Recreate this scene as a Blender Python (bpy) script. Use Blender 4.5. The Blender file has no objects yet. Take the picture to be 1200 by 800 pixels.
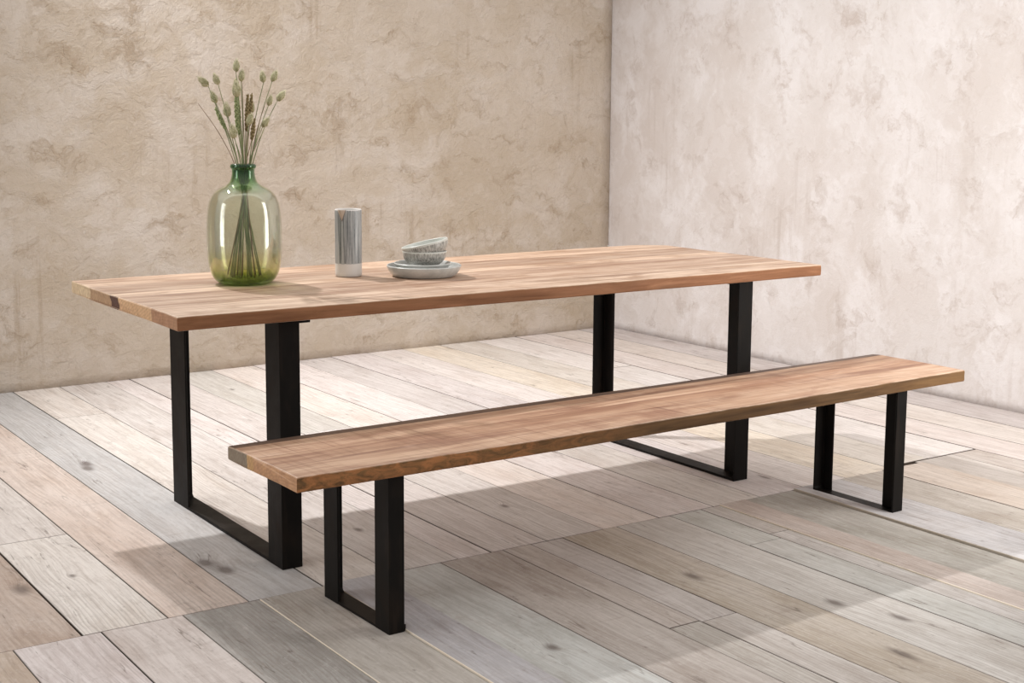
import bpy, bmesh, math, random
from mathutils import Vector, Matrix
from math import sin, cos, pi, sqrt, atan2, radians

random.seed(7)
SC = bpy.context.scene
COL = SC.collection
PREC = 6


def lin(r, g, b):
    def f(c):
        c /= 255.0
        return c / 12.92 if c <= 0.04045 else ((c + 0.055) / 1.055) ** 2.4
    return (f(r), f(g), f(b), 1.0)


# --------------------------------------------------------------------------
# node helper
# --------------------------------------------------------------------------
class Mat:
    def __init__(self, name):
        self.m = bpy.data.materials.new(name)
        self.m.use_nodes = True
        self.t = self.m.node_tree
        self.t.nodes.clear()
        self.out = self.t.nodes.new('ShaderNodeOutputMaterial')

    def n(self, typ, **kw):
        nd = self.t.nodes.new(typ)
        for k, v in kw.items():
            setattr(nd, k, v)
        return nd

    def put(self, sock, v):
        if v is None:
            return
        if isinstance(v, bpy.types.NodeSocket):
            self.t.links.new(v, sock)
        else:
            try:
                sock.default_value = v
            except Exception:
                sock.default_value = tuple(v)[:len(sock.default_value)]

    def obj(self):
        return self.n('ShaderNodeTexCoord').outputs['Object']

    def attr(self, name, out='Fac'):
        a = self.n('ShaderNodeAttribute', attribute_name=name)
        return a.outputs[out]

    def math(self, op, a, b=None, c=None, clamp=False):
        nd = self.n('ShaderNodeMath', operation=op, use_clamp=clamp)
        self.put(nd.inputs[0], a)
        self.put(nd.inputs[1], b)
        self.put(nd.inputs[2], c)
        return nd.outputs[0]

    def vec(self, op, a, b=None):
        nd = self.n('ShaderNodeVectorMath', operation=op)
        self.put(nd.inputs[0], a)
        self.put(nd.inputs[1], b)
        return nd.outputs['Value'] if op in ('LENGTH', 'DISTANCE', 'DOT_PRODUCT') else nd.outputs[0]

    def scale(self, v, s):
        return self.vec('MULTIPLY', v, s)

    def sep(self, v):
        nd = self.n('ShaderNodeSeparateXYZ')
        self.put(nd.inputs[0], v)
        return nd.outputs

    def comb(self, x=0, y=0, z=0):
        nd = self.n('ShaderNodeCombineXYZ')
        self.put(nd.inputs[0], x)
        self.put(nd.inputs[1], y)
        self.put(nd.inputs[2], z)
        return nd.outputs[0]

    def noise(self, v, scale=5.0, detail=4.0, rough=0.55, dist=0.0, out='Fac'):
        nd = self.n('ShaderNodeTexNoise')
        self.put(nd.inputs['Vector'], v)
        nd.inputs['Scale'].default_value = scale
        nd.inputs['Detail'].default_value = detail
        nd.inputs['Roughness'].default_value = rough
        nd.inputs['Distortion'].default_value = dist
        return nd.outputs[out]

    def voro(self, v, scale=5.0, feature='F1', out='Distance', rnd=1.0):
        nd = self.n('ShaderNodeTexVoronoi', feature=feature)
        self.put(nd.inputs['Vector'], v)
        nd.inputs['Scale'].default_value = scale
        nd.inputs['Randomness'].default_value = rnd
        return nd.outputs[out]

    def ramp(self, f, stops, interp='LINEAR'):
        nd = self.n('ShaderNodeValToRGB')
        cr = nd.color_ramp
        cr.interpolation = interp
        while len(cr.elements) < len(stops):
            cr.elements.new(0.5)
        for e, (p, c) in zip(cr.elements, stops):
            e.position = p
        for e, (p, c) in zip(cr.elements, stops):
            e.color = c if not isinstance(c, (int, float)) else (c, c, c, 1)
        self.put(nd.inputs[0], f)
        return nd.outputs[0]

    def rng(self, f, a, b, c=0.0, d=1.0, smooth=False):
        nd = self.n('ShaderNodeMapRange')
        if smooth:
            nd.interpolation_type = 'SMOOTHSTEP'
        self.put(nd.inputs[0], f)
        nd.inputs[1].default_value = a
        nd.inputs[2].default_value = b
        nd.inputs[3].default_value = c
        nd.inputs[4].default_value = d
        return nd.outputs[0]

    def mix(self, f, a, b, mode='MIX'):
        nd = self.n('ShaderNodeMix', data_type='RGBA', blend_type=mode)
        nd.clamp_factor = True
        self.put(nd.inputs[0], f)
        self.put(nd.inputs[6], a)
        self.put(nd.inputs[7], b)
        return nd.outputs[2]

    def bump(self, h, strength=0.3, dist=0.01, normal=None):
        nd = self.n('ShaderNodeBump')
        nd.inputs['Strength'].default_value = strength
        nd.inputs['Distance'].default_value = dist
        self.put(nd.inputs['Height'], h)
        if normal is not None:
            self.put(nd.inputs['Normal'], normal)
        return nd.outputs[0]

    def principled(self, color, rough=0.6, normal=None, metal=0.0, spec=0.5, **kw):
        p = self.n('ShaderNodeBsdfPrincipled')
        self.put(p.inputs['Base Color'], color)
        self.put(p.inputs['Roughness'], rough)
        p.inputs['Metallic'].default_value = metal
        p.inputs['Specular IOR Level'].default_value = spec
        for k, v in kw.items():
            self.put(p.inputs[k], v)
        if normal is not None:
            self.put(p.inputs['Normal'], normal)
        self.t.links.new(p.outputs[0], self.out.inputs[0])
        return p


# --------------------------------------------------------------------------
# materials
# --------------------------------------------------------------------------
def plaster(name, base, light, dark, stain, seed, patch=1.0, aspect=(1.0, 1.0, 1.5), bump=0.5):
    M = Mat(name)
    o = M.vec('ADD', M.obj(), (seed, seed * 0.7, seed * 1.3))

    def warped(amount, sc):
        w = M.noise(o, sc, 4, 0.6, 0.0, 'Color')
        return M.vec('ADD', o, M.scale(M.vec('SUBTRACT', w, (0.5, 0.5, 0.5)), (amount, amount, amount)))
    ow = warped(0.55, 2.4)
    ow2 = warped(0.30, 5.5)
    big = M.noise(o, 0.9, 3, 0.5)
    cloud = M.noise(M.scale(ow, aspect), 2.1, 7, 0.66)
    smear = M.noise(M.scale(ow2, (aspect[0], aspect[1], aspect[2] * 1.3)), 4.6, 7, 0.70, 0.35)
    plate1 = M.sep(M.voro(M.scale(ow, aspect), 2.3, 'F1', 'Color'))[0]
    plate2 = M.sep(M.voro(M.scale(ow2, aspect), 4.8, 'F1', 'Color'))[1]
    vert = M.noise(M.scale(o, (16.0, 16.0, 0.9)), 1.4, 5, 0.65)
    fine = M.noise(o, 46.0, 5, 0.65)
    col = M.mix(M.rng(big, 0.36, 0.64), dark, base)
    col = M.mix(M.rng(cloud, 0.42, 0.66, 0.0, 0.7, True), col, light)
    col = M.mix(M.rng(plate1, 0.0, 1.0, 0.0, 0.30 * patch), col, light)
    col = M.mix(M.rng(plate2, 0.55, 1.0, 0.0, 0.30 * patch), col, dark)
    col = M.mix(M.rng(smear, 0.53, 0.70, 0.0, 0.68 * patch), col, stain)
    tick = M.noise(M.scale(ow2, (aspect[0], aspect[1], aspect[2])), 13.0, 6, 0.7, 0.5)
    col = M.mix(M.rng(tick, 0.54, 0.68, 0.0, 0.45 * patch), col, dark)
    col = M.mix(M.rng(tick, 0.30, 0.44, 0.40, 0.0), col, light)
    vm = M.math('MULTIPLY', M.rng(vert, 0.54, 0.72, 0.0, 0.55), M.rng(M.noise(o, 1.7, 2), 0.55, 0.66))
    col = M.mix(M.math('MULTIPLY', vm, patch), col, stain)
    cr = M.math('ABSOLUTE', M.math('SUBTRACT', M.noise(M.scale(ow, (1, 1, 1.3)), 3.4, 3, 0.5), 0.5))
    crm = M.math('MULTIPLY', M.rng(cr, 0.0, 0.010, 1.0, 0.0), M.rng(smear, 0.50, 0.60))
    col = M.mix(M.math('MULTIPLY', crm, 0.40), col, stain)
    spk = M.math('MULTIPLY', M.rng(M.voro(o, 17.0), 0.0, 0.10, 1.0, 0.0), M.rng(M.noise(o, 2.3, 2), 0.52, 0.60))
    col = M.mix(M.math('MULTIPLY', spk, 0.40), col, stain)
    h = M.math('ADD', M.math('MULTIPLY', smear, 0.9), M.math('MULTIPLY', cloud, 0.5))
    h = M.math('ADD', h, M.math('MULTIPLY', plate1, 0.16))
    h = M.math('ADD', h, M.math('MULTIPLY', plate2, 0.12))
    h = M.math('SUBTRACT', h, M.math('MULTIPLY', crm, 0.10))
    h = M.math('ADD', h, M.math('MULTIPLY', M.noise(ow2, 10.0, 6, 0.66, 0.3), 0.45))
    h = M.math('ADD', h, M.math('MULTIPLY', fine, 0.10))
    M.principled(col, 0.85, M.bump(h, bump, 0.016), spec=0.25)
    return M.m


KNOTS = [(0.225, 1.545, .018, .035), (0.207, 1.467, .02, .04), (0.156, 0.238, .022, .04), (0.181, 0.141, .025, .04),
         (1.224, 2.534, .012, .03), (-0.349, 0.297, .03, .06), (0.62, -0.83, .022, .03), (1.262, -0.62, .02, .05),
         (1.50, -1.16, .018, .04), (1.44, -0.99, .02, .04), (2.93, 1.24, .03, .05), (3.27, 1.27, .02, .04),
         (0.68, 0.28, .015, .03), (1.21, 0.25, .015, .03), (3.05, -0.45, .02, .05), (1.31, -1.33, .02, .06),
         (-0.2, 0.33, .012, .02), (0.53, -.12, .012, .02), (2.2, 0.05, .015, .04), (2.6, 1.0, .02, .05)]


def floor_mat():
    M = Mat('floorboards')
    o = M.obj()
    seed = M.attr('board_seed')
    col0 = M.attr('board_color', 'Color')
    side = M.attr('board_side')
    xyz = M.sep(o)
    off = M.math('MULTIPLY', seed, 37.0)
    v = M.comb(M.math('ADD', xyz[0], off), M.math('ADD', xyz[1], M.math('MULTIPLY', seed, 91.0)), off)
    # knots bend the grain
    kn = None
    for kx, ky, a, b in KNOTS:
        dx = M.math('MULTIPLY', M.math('SUBTRACT', xyz[0], kx), 1 / a)
        dy = M.math('MULTIPLY', M.math('SUBTRACT', xyz[1], ky), 1 / b)
        d = M.math('ADD', M.math('MULTIPLY', dx, dx), M.math('MULTIPLY', dy, dy))
        k = M.math('DIVIDE', 1.0, M.math('ADD', d, 1.0))
        kn = k if kn is None else M.math('ADD', kn, k)
    warp = M.noise(M.scale(v, (3.0, 0.9, 1)), 1.0, 3, 0.5)
    gx = M.math('ADD', M.sep(v)[0], M.math('ADD', M.math('MULTIPLY', warp, 0.10), M.math('MULTIPLY', kn, 0.03)))
    gv = M.comb(M.math('MULTIPLY', gx, 26.0), M.math('MULTIPLY', M.sep(v)[1], 1.1), off)
    grain = M.noise(gv, 3.4, 7, 0.68, 0.25)
    ring = M.n('ShaderNodeTexWave', wave_type='BANDS', bands_direction='X')
    M.put(ring.inputs['Vector'], M.comb(gx, M.math('MULTIPLY', M.sep(v)[1], 0.06), 0))
    ring.inputs['Scale'].default_value = 26.0
    ring.inputs['Distortion'].default_value = 5.0
    ring.inputs['Detail'].default_value = 3.0
    ring.inputs['Detail Scale'].default_value = 2.0
    blot = M.noise(M.scale(v, (4.0, 1.5, 1)), 1.7, 6, 0.66, 0.5)
    blot2 = M.noise(M.scale(v, (10.0, 4.0, 1)), 1.6, 6, 0.70, 0.4)
    fine = M.noise(M.scale(v, (120, 26, 1)), 1.0, 5, 0.75)
    dust = M.noise(v, 34.0, 5, 0.75)
    col = M.mix(M.rng(blot, 0.40, 0.68, 0.0, 0.26), col0, lin(228, 222, 218))
    col = M.mix(M.rng(blot, 0.28, 0.50, 0.30, 0.0), col, M.mix(1.0, col0, lin(206, 190, 176), 'MULTIPLY'))
    col = M.mix(M.rng(grain, 0.34, 0.60, 0.42, 0.0), col, M.mix(1.0, col, lin(176, 164, 156), 'MULTIPLY'))
    rg = M.math('MULTIPLY', M.rng(ring.outputs['Fac'], 0.0, 0.4, 1.0, 0.0), M.rng(M.noise(M.scale(v, (2, .7, 1)), 1.0, 2), 0.45, 0.6))
    col = M.mix(M.math('MULTIPLY', rg, 0.26), col, lin(124, 112, 104))
    col = M.mix(M.rng(blot2, 0.56, 0.72, 0.0, 0.34), col, lin(142, 128, 117))
    col = M.mix(M.rng(fine, 0.56, 0.72, 0.0, 0.42), col, lin(130, 116, 106))
    col = M.mix(M.rng(fine, 0.28, 0.42, 0.30, 0.0), col, lin(226, 220, 215))
    col = M.mix(M.rng(dust, 0.58, 0.72, 0.0, 0.22), col, lin(128, 114, 104))
    col = M.mix(M.rng(dust, 0.28, 0.42, 0.25, 0.0), col, lin(228, 222, 218))
    # crosswise saw chatter
    xs = M.noise(M.scale(v, (3.0, 60.0, 1)), 1.0, 4, 0.7)
    xm = M.math('MULTIPLY', M.rng(xs, 0.56, 0.72, 0.0, 0.30), M.rng(blot, 0.48, 0.60))
    col = M.mix(xm, col, lin(140, 124, 112))
    # fine cracks along the grain
    ck = M.math('ABSOLUTE', M.math('SUBTRACT', M.noise(M.scale(gv, (0.35, 0.6, 1)), 1.3, 4, 0.5), 0.5))
    ckm = M.math('MULTIPLY', M.rng(ck, 0.0, 0.007, 1.0, 0.0), M.rng(blot2, 0.50, 0.60))
    col = M.mix(M.math('MULTIPLY', ckm, 0.6), col, lin(86, 72, 62))
    # nail holes and flecks
    nh = M.rng(M.voro(M.scale(o, (1.0, 0.55, 1)), 11.0), 0.0, 0.055, 1.0, 0.0)
    col = M.mix(M.math('MULTIPLY', nh, 0.6), col, lin(92, 80, 72))
    # pale plaster flecks
    fl = M.math('MULTIPLY', M.rng(M.voro(M.scale(v, (1.0, 1.0, 1)), 7.3), 0.03, 0.06, 1.0, 0.0), M.rng(M.noise(v, 2.0, 2), 0.58, 0.62))
    col = M.mix(M.math('MULTIPLY', fl, 0.7), col, lin(226, 216, 204))
    km = M.rng(kn, 0.45, 0.95, 0.0, 0.72)
    col = M.mix(km, col, lin(92, 80, 74))
    # newly cut wood on the exposed long edges
    fresh = M.mix(M.noise(v, 20, 3), lin(226, 210, 188), lin(242, 232, 216))
    edge = M.mix(M.math('SUBTRACT', side, 1.0, clamp=True), lin(74, 62, 54), fresh)
    col = M.mix(M.math('MINIMUM', side, 1.0), col, edge)
    h = M.math('ADD', M.math('MULTIPLY', grain, 0.5), M.math('MULTIPLY', fine, 0.2))
    h = M.math('ADD', h, M.math('MULTIPLY', blot2, 0.3))
    h = M.math('SUBTRACT', h, M.math('MULTIPLY', ckm, 0.5))
    M.principled(col, M.rng(blot2, 0.3, 0.7, 0.62, 0.8), M.bump(h, 0.35, 0.004), spec=0.3)
    return M.m


def slab_mat(name, planks, tops, dirt, end_cols, saw=0.35, edge_dark=None, width=1.0, front_tint=None):
    """mango-wood slab, grain along X.  planks: y positions, tops: plank tints."""
    M = Mat(name)
    o = M.obj()
    nrm = M.sep(M.n('ShaderNodeTexCoord').outputs['Normal'])
    xyz = M.sep(o)
    wob = M.noise(M.scale(o, (1.2, 0.0, 0)), 1.0, 2)
    yn = M.math('DIVIDE', xyz[1], width)
    stops = [(0.0, tops[0])] + [(p / width, c) for p, c in zip(planks, tops[1:])]
    tint = M.ramp(yn, stops, 'CONSTANT')
    pid = M.ramp(yn, [(0.0, 0.0)] + [(p / width, (i + 1) * 0.13) for i, p in enumerate(planks)], 'CONSTANT')
    v = M.comb(xyz[0], M.math('ADD', xyz[1], M.math('MULTIPLY', pid, 17.0)), M.math('ADD', xyz[2], pid))
    warp = M.noise(M.scale(v, (1.4, 5.0, 3.0)), 1.0, 3, 0.5)
    vg = M.vec('ADD', v, M.comb(0, M.math('MULTIPLY', warp, 0.14), 0))
    grain = M.noise(M.scale(vg, (1.6, 46.0, 30.0)), 1.0, 6, 0.6, 0.3)
    figure = M.noise(M.scale(vg, (1.3, 9.0, 9.0)), 1.5, 5, 0.6, 0.7)
    blot = M.noise(M.scale(v, (3.4, 5.5, 4.0)), 1.2, 4, 0.6, 0.6)
    band = M.noise(M.scale(v, (0.9, 14.0, 8.0)), 1.1, 4, 0.55, 0.9)
    # band-saw lines across the grain, slightly skewed
    sk = M.comb(M.math('ADD', xyz[0], M.math('MULTIPLY', xyz[1], 0.12)), xyz[1], xyz[2])
    sawn = M.noise(M.scale(sk, (150.0, 2.4, 1.0)), 1.0, 5, 0.7, 0.2)
    sawp = M.rng(M.noise(M.scale(v, (2.6, 3.5, 1)), 1.0, 3), 0.40, 0.60)
    col = M.mix(M.rng(figure, 0.34, 0.66, 0.0, 0.62), tint, M.mix(1.0, tint, dirt[0], 'MULTIPLY'))
    col = M.mix(M.rng(band, 0.54, 0.68, 0.0, 0.75, True), col, dirt[1])
    col = M.mix(M.rng(blot, 0.52, 0.68, 0.0, 0.70), col, dirt[2])
    col = M.mix(M.rng(blot, 0.24, 0.42, 0.45, 0.0), col, dirt[3])
    col = M.mix(M.rng(grain, 0.36, 0.6, 0.5, 0.0), col, M.mix(1.0, col, lin(160, 124, 100), 'MULTIPLY'))
    fibre = M.noise(M.scale(v, (5.0, 150.0, 60.0)), 1.0, 5, 0.7)
    col = M.mix(M.rng(fibre, 0.54, 0.70, 0.0, 0.45), col, dirt[1])
    sm = M.math('MULTIPLY', M.rng(sawn, 0.50, 0.68, 0.0, saw), sawp)
    col = M.mix(sm, col, M.mix(1.0, col, lin(150, 118, 100), 'MULTIPLY'))
    sl = M.math('MULTIPLY', M.rng(sawn, 0.28, 0.44, saw * 0.9, 0.0), sawp)
    col = M.mix(sl, col, M.mix(1.0, col, lin(120, 108, 100), 'SCREEN'))
    # long edges
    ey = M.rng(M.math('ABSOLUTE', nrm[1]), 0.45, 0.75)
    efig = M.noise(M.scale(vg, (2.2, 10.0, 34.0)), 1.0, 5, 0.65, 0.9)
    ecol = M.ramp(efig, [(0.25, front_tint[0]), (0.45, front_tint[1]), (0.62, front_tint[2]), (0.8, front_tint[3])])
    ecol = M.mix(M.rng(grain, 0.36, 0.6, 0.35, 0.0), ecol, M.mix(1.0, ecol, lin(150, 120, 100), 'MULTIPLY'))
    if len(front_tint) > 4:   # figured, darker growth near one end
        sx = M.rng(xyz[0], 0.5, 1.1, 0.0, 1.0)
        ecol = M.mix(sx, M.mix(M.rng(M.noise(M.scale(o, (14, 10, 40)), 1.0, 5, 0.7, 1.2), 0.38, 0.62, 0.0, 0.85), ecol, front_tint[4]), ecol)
    # glue lines between the planks
    for pp in planks:
        gl = M.rng(M.math('ABSOLUTE', M.math('SUBTRACT', xyz[1], pp)), 0.0006, 0.0018, 0.45, 0.0)
        col = M.mix(gl, col, dirt[1])
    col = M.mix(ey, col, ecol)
    # end grain blocks
    ex = M.rng(M.math('ABSOLUTE', nrm[0]), 0.5, 0.75)
    eb = M.ramp(yn, [(p / width, c) for p, c in end_cols], 'CONSTANT')
    en = M.noise(M.scale(o, (10, 60, 46)), 1.0, 5, 0.65, 0.8)
    arcs = M.n('ShaderNodeTexWave', wave_type='RINGS', rings_direction='X')
    M.put(arcs.inputs['Vector'], M.vec('ADD', M.scale(o, (0, 9, 11)), M.comb(0, M.math('MULTIPLY', pid, 20.0), 1.4)))
    arcs.inputs['Scale'].default_value = 3.2
    arcs.inputs['Distortion'].default_value = 3.5
    eb = M.mix(M.rng(en, 0.4, 0.7, 0.0, 0.45), eb, M.mix(1.0, eb, lin(150, 110, 80), 'MULTIPLY'))
    eb = M.mix(M.math('MULTIPLY', arcs.outputs['Fac'], 0.22), eb, lin(120, 84, 58))
    col = M.mix(ex, col, eb)
    nz = nrm[2]
    worn_glint = M.math('MULTIPLY', M.rng(nz, 0.25, 0.5), M.rng(nz, 0.90, 0.985, 1.0, 0.0))  # wear on the rounded edges, plus their highlight painted as paler wood
    worn_glint = M.math('MULTIPLY', worn_glint, M.rng(M.noise(M.scale(o, (9, 9, 9)), 1.0, 3), 0.40, 0.55, 0.15, 0.7))
    col = M.mix(worn_glint, col, dirt[3])
    if edge_dark is not None:
        # bark-side sapwood strip along the rear edge
        wv = M.math('MULTIPLY', M.math('SUBTRACT', M.noise(M.scale(o, (2.2, 0, 0)), 1.0, 3), 0.5), 0.02)
        dm = M.rng(M.math('ADD', xyz[1], wv), edge_dark[0], edge_dark[0] + 0.006)
        dm = M.math('MULTIPLY', dm, M.math('SUBTRACT', 1.0, ex))
        col = M.mix(dm, col, M.mix(M.rng(grain, .35, .65), edge_dark[1], edge_dark[2]))
    h = M.math('ADD', M.math('MULTIPLY', grain, 0.35), M.math('MULTIPLY', sawn, 0.45))
    pb = M.principled(col, M.rng(figure, 0.3, 0.7, 0.42, 0.58), M.bump(h, 0.22, 0.003), spec=0.5)
    M.put(pb.inputs['Specular IOR Level'], M.rng(ey, 0.0, 1.0, 0.5, 0.12))
    return M.m


def metal_mat():
    M = Mat('raw_black_steel')
    o = M.obj()
    a = M.noise(o, 7, 5, 0.6, 0.4)
    b = M.noise(M.scale(o, (30, 30, 4)), 1.5, 4, 0.6)
    col = M.ramp(a, [(0.3, lin(11, 9, 8)), (0.55, lin(18, 15, 13)), (0.75, lin(30, 23, 18))])
    col = M.mix(M.rng(b, 0.55, 0.75, 0, 0.4), col, lin(46, 36, 29))
    M.principled(col, M.rng(a, 0.3, 0.7, 0.42, 0.6), M.bump(b, 0.1, 0.001), metal=0.0, spec=0.12)
    return M.m


def glass_mat():
    M = Mat('green_blown_glass')
    z = M.sep(M.obj())[2]
    # the glass is thicker, so greener, in the neck and in the foot
    tint = M.ramp(M.math('DIVIDE', z, 0.37), [(0.0, lin(140, 170, 104)), (0.05, lin(186, 202, 140)), (0.13, lin(240, 240, 216)),
                                               (0.30, lin(244, 245, 238)), (0.76, lin(243, 245, 237)), (0.85, lin(206, 226, 192)),
                                               (0.92, lin(164, 200, 160)), (1.0, lin(132, 178, 136))])
    lw = M.n('ShaderNodeLayerWeight')
    lw.inputs['Blend'].default_value = 0.25
    edge = M.math('POWER', lw.outputs['Facing'], 5.0)
    tint = M.mix(M.math('MULTIPLY', edge, 0.75), tint, M.mix(1.0, tint, lin(176, 180, 130), 'MULTIPLY'))
    tr = M.n('ShaderNodeBsdfTransparent')
    M.put(tr.inputs[0], tint)
    gl = M.n('ShaderNodeBsdfGlossy')
    gl.inputs['Roughness'].default_value = 0.02
    gl.inputs['Color'].default_value = (1, 1, 1, 1)
    fr = M.n('ShaderNodeFresnel')
    fr.inputs['IOR'].default_value = 1.5
    mx = M.n('ShaderNodeMixShader')
    M.put(mx.inputs[0], M.math('MINIMUM', fr.outputs[0], 0.5))
    M.t.links.new(tr.outputs[0], mx.inputs[1])
    M.t.links.new(gl.outputs[0], mx.inputs[2])
    M.t.links.new(mx.outputs[0], M.out.inputs[0])
    return M.m


def glaze_mat(name, band_lo, band_hi, dark, light, plain, spout=None, freq=150.0):
    """streaked reactive glaze between two heights, plain glaze elsewhere"""
    M = Mat(name)
    o = M.obj()
    z = M.sep(o)[2]
    st = M.noise(M.scale(o, (freq, freq, 5.0)), 1.0, 4, 0.65)
    st2 = M.noise(M.scale(o, (freq * 0.4, freq * 0.4, 9.0)), 1.0, 4, 0.6)
    c = M.mix(M.rng(st, 0.36, 0.64), dark, light)
    c = M.mix(M.rng(st2, 0.5, 0.72, 0, 0.6), c, light)
    ed = M.math('MULTIPLY', M.math('SUBTRACT', st, 0.5), 0.010)
    lo = M.rng(M.math('ADD', z, ed), band_lo, band_lo + 0.002)
    hi = M.rng(M.math('ADD', z, ed), band_hi - 0.002, band_hi, 1.0, 0.0)
    # only the outside wall carries the streaks
    g = M.n('ShaderNodeTexCoord')
    n = g.outputs['Normal']
    ox = M.vec('MULTIPLY', o, (1, 1, 0))
    outw = M.rng(M.vec('DOT_PRODUCT', n, M.vec('NORMALIZE', ox)), 0.0, 0.2)
    m = M.math('MULTIPLY', M.math('MULTIPLY', lo, hi), outw)
    c = M.mix(m, plain, c)
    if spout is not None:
        # plain pinched pouring lip, its lit facet and dark shaded outline painted in
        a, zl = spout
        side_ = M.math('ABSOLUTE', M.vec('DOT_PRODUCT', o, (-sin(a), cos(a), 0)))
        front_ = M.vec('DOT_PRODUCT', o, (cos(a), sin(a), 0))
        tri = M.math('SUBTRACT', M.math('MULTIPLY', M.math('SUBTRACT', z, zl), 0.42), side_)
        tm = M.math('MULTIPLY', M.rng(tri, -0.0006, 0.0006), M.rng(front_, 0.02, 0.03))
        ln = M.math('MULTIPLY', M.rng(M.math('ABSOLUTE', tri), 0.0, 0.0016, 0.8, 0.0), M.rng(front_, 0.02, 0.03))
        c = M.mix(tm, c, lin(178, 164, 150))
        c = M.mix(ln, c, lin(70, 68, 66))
    M.principled(c, 0.32, None, spec=0.5)
    return M.m


def plain_glaze(name, a, b):
    M = Mat(name)
    o = M.obj()
    n = M.noise(o, 34, 4, 0.6)
    sp = M.rng(M.voro(o, 230.0), 0.0, 0.16, 1.0, 0.0)
    c = M.mix(M.rng(n, 0.35, 0.65), a, b)
    c = M.mix(M.math('MULTIPLY', sp, 0.3), c, lin(120, 116, 110))
    M.principled(c, 0.3, None, spec=0.5)
    return M.m


def plant_mat(name, a, b, scale=(40, 40, 12)):
    M = Mat(name)
    n = M.noise(M.scale(M.obj(), scale), 1.0, 3, 0.6)
    M.principled(M.mix(M.rng(n, 0.35, 0.65), a, b), 0.75, None, spec=0.2)
    return M.m


MT = {}
MT['wall_back'] = plaster('beige_plaster', lin(192, 178, 162), lin(205, 195, 186), lin(180, 164, 144), lin(154, 134, 111), 3.0, 1.0, (1.0, 1.0, 1.5), 0.9)
MT['wall_right'] = plaster('pale_plaster', lin(206, 200, 197), lin(219, 215, 215), lin(194, 184, 178), lin(172, 158, 149), 11.0, 0.9, (1.3, 1.3, 0.9), 0.4)
MT['floor'] = floor_mat()
MT['sub'] = plant_mat('dark_subfloor', lin(30, 25, 21), lin(44, 36, 30))
MT['table'] = slab_mat('mango_tabletop', [0.19, 0.45, 0.53, 0.72],
                       [lin(222, 199, 178), lin(198, 172, 151), lin(222, 197, 174), lin(188, 162, 141), lin(218, 191, 167)],
                       [lin(204, 184, 166), lin(142, 106, 80), lin(160, 125, 98), lin(222, 200, 176)],
                       [(0.0, lin(176, 132, 100)), (0.1945, lin(218, 178, 136)), (0.455, lin(82, 50, 42)),
                        (0.525, lin(186, 152, 118)), (0.72, lin(224, 200, 164))], saw=0.4, width=0.902,
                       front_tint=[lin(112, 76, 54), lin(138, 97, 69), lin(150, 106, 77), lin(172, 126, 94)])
MT['bench'] = slab_mat('mango_bench_seat', [0.13, 0.22],
                       [lin(204, 173, 147), lin(190, 155, 128), lin(204, 171, 144)],
                       [lin(198, 168, 146), lin(132, 92, 70), lin(152, 110, 86), lin(222, 194, 172)],
                       [(0.0, lin(190, 144, 104)), (0.235, lin(196, 156, 104)), (0.272, lin(132, 120, 102))], saw=0.65, width=0.388,
                       edge_dark=(0.341, lin(66, 48, 38), lin(104, 79, 62)),
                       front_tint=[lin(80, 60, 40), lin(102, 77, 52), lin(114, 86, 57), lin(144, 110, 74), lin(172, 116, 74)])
MT['steel'] = metal_mat()
MT['glass'] = glass_mat()
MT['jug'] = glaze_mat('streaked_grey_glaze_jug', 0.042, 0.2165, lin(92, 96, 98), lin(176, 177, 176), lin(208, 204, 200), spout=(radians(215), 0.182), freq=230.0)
MT['bowl'] = glaze_mat('streaked_grey_glaze_bowl', 0.004, 0.044, lin(106, 107, 103), lin(186, 185, 180), lin(198, 200, 194), freq=230.0)
MT['plate'] = plain_glaze('pale_grey_glaze', lin(174, 175, 172), lin(192, 192, 188))
MT['stem'] = plant_mat('dry_green_stem', lin(112, 122, 88), lin(156, 158, 120))
MT['stem_brown'] = plant_mat('dry_brown_stem', lin(112, 92, 76), lin(142, 120, 96))
MT['head'] = plant_mat('fluffy_seed_head', lin(132, 130, 94), lin(186, 180, 146), (160, 160, 80))
MT['awn'] = plant_mat('pale_awn', lin(206, 200, 172), lin(232, 228, 206))
MT['ear_green'] = plant_mat('green_grain_ear', lin(126, 140, 92), lin(176, 180, 136), (200, 200, 120))
MT['ear_brown'] = plant_mat('tan_grain_ear', lin(118, 104, 74), lin(158, 141, 103), (200, 200, 120))


# --------------------------------------------------------------------------
# mesh helpers
# --------------------------------------------------------------------------
def link(name, bm, mat=None, parent=None, smooth=False, loc=None, recalc=True):
    if recalc:
        bmesh.ops.recalc_face_normals(bm, faces=bm.faces[:])
    me = bpy.data.meshes.new(name)
    bm.to_mesh(me)
    bm.free()
    if smooth:
        for p in me.polygons:
            p.use_smooth = True
    ob = bpy.data.objects.new(name, me)
    COL.objects.link(ob)
    if mat is not None:
        me.materials.append(mat)
    if parent is not None:
        ob.parent = parent
    if loc is not None:
        ob.location = loc
    return ob


def empty(name, loc, rotz=0.0):
    o = bpy.data.objects.new(name, None)
    o.empty_display_size = 0.1
    COL.objects.link(o)
    o.location = loc
    o.rotation_euler = (0, 0, rotz)
    return o


def tag(o, label, cat, group=None):
    o['label'] = label
    o['category'] = cat
    if group:
        o['group'] = group
    return o


def structure(o):
    o['kind'] = 'structure'
    return o


def add_box(bm, x0, x1, y0, y1, z0, z1):
    vs = [bm.verts.new((x, y, z)) for z in (z0, z1) for y in (y0, y1) for x in (x0, x1)]
    for f in ((0, 2, 3, 1), (4, 5, 7, 6), (0, 1, 5, 4), (2, 6, 7, 3), (0, 4, 6, 2), (1, 3, 7, 5)):
        bm.faces.new([vs[i] for i in f])
    return vs


def bevel_all(bm, w, seg=2):
    bmesh.ops.bevel(bm, geom=bm.edges[:], offset=w, segments=seg, affect='EDGES', profile=0.5)


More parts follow.
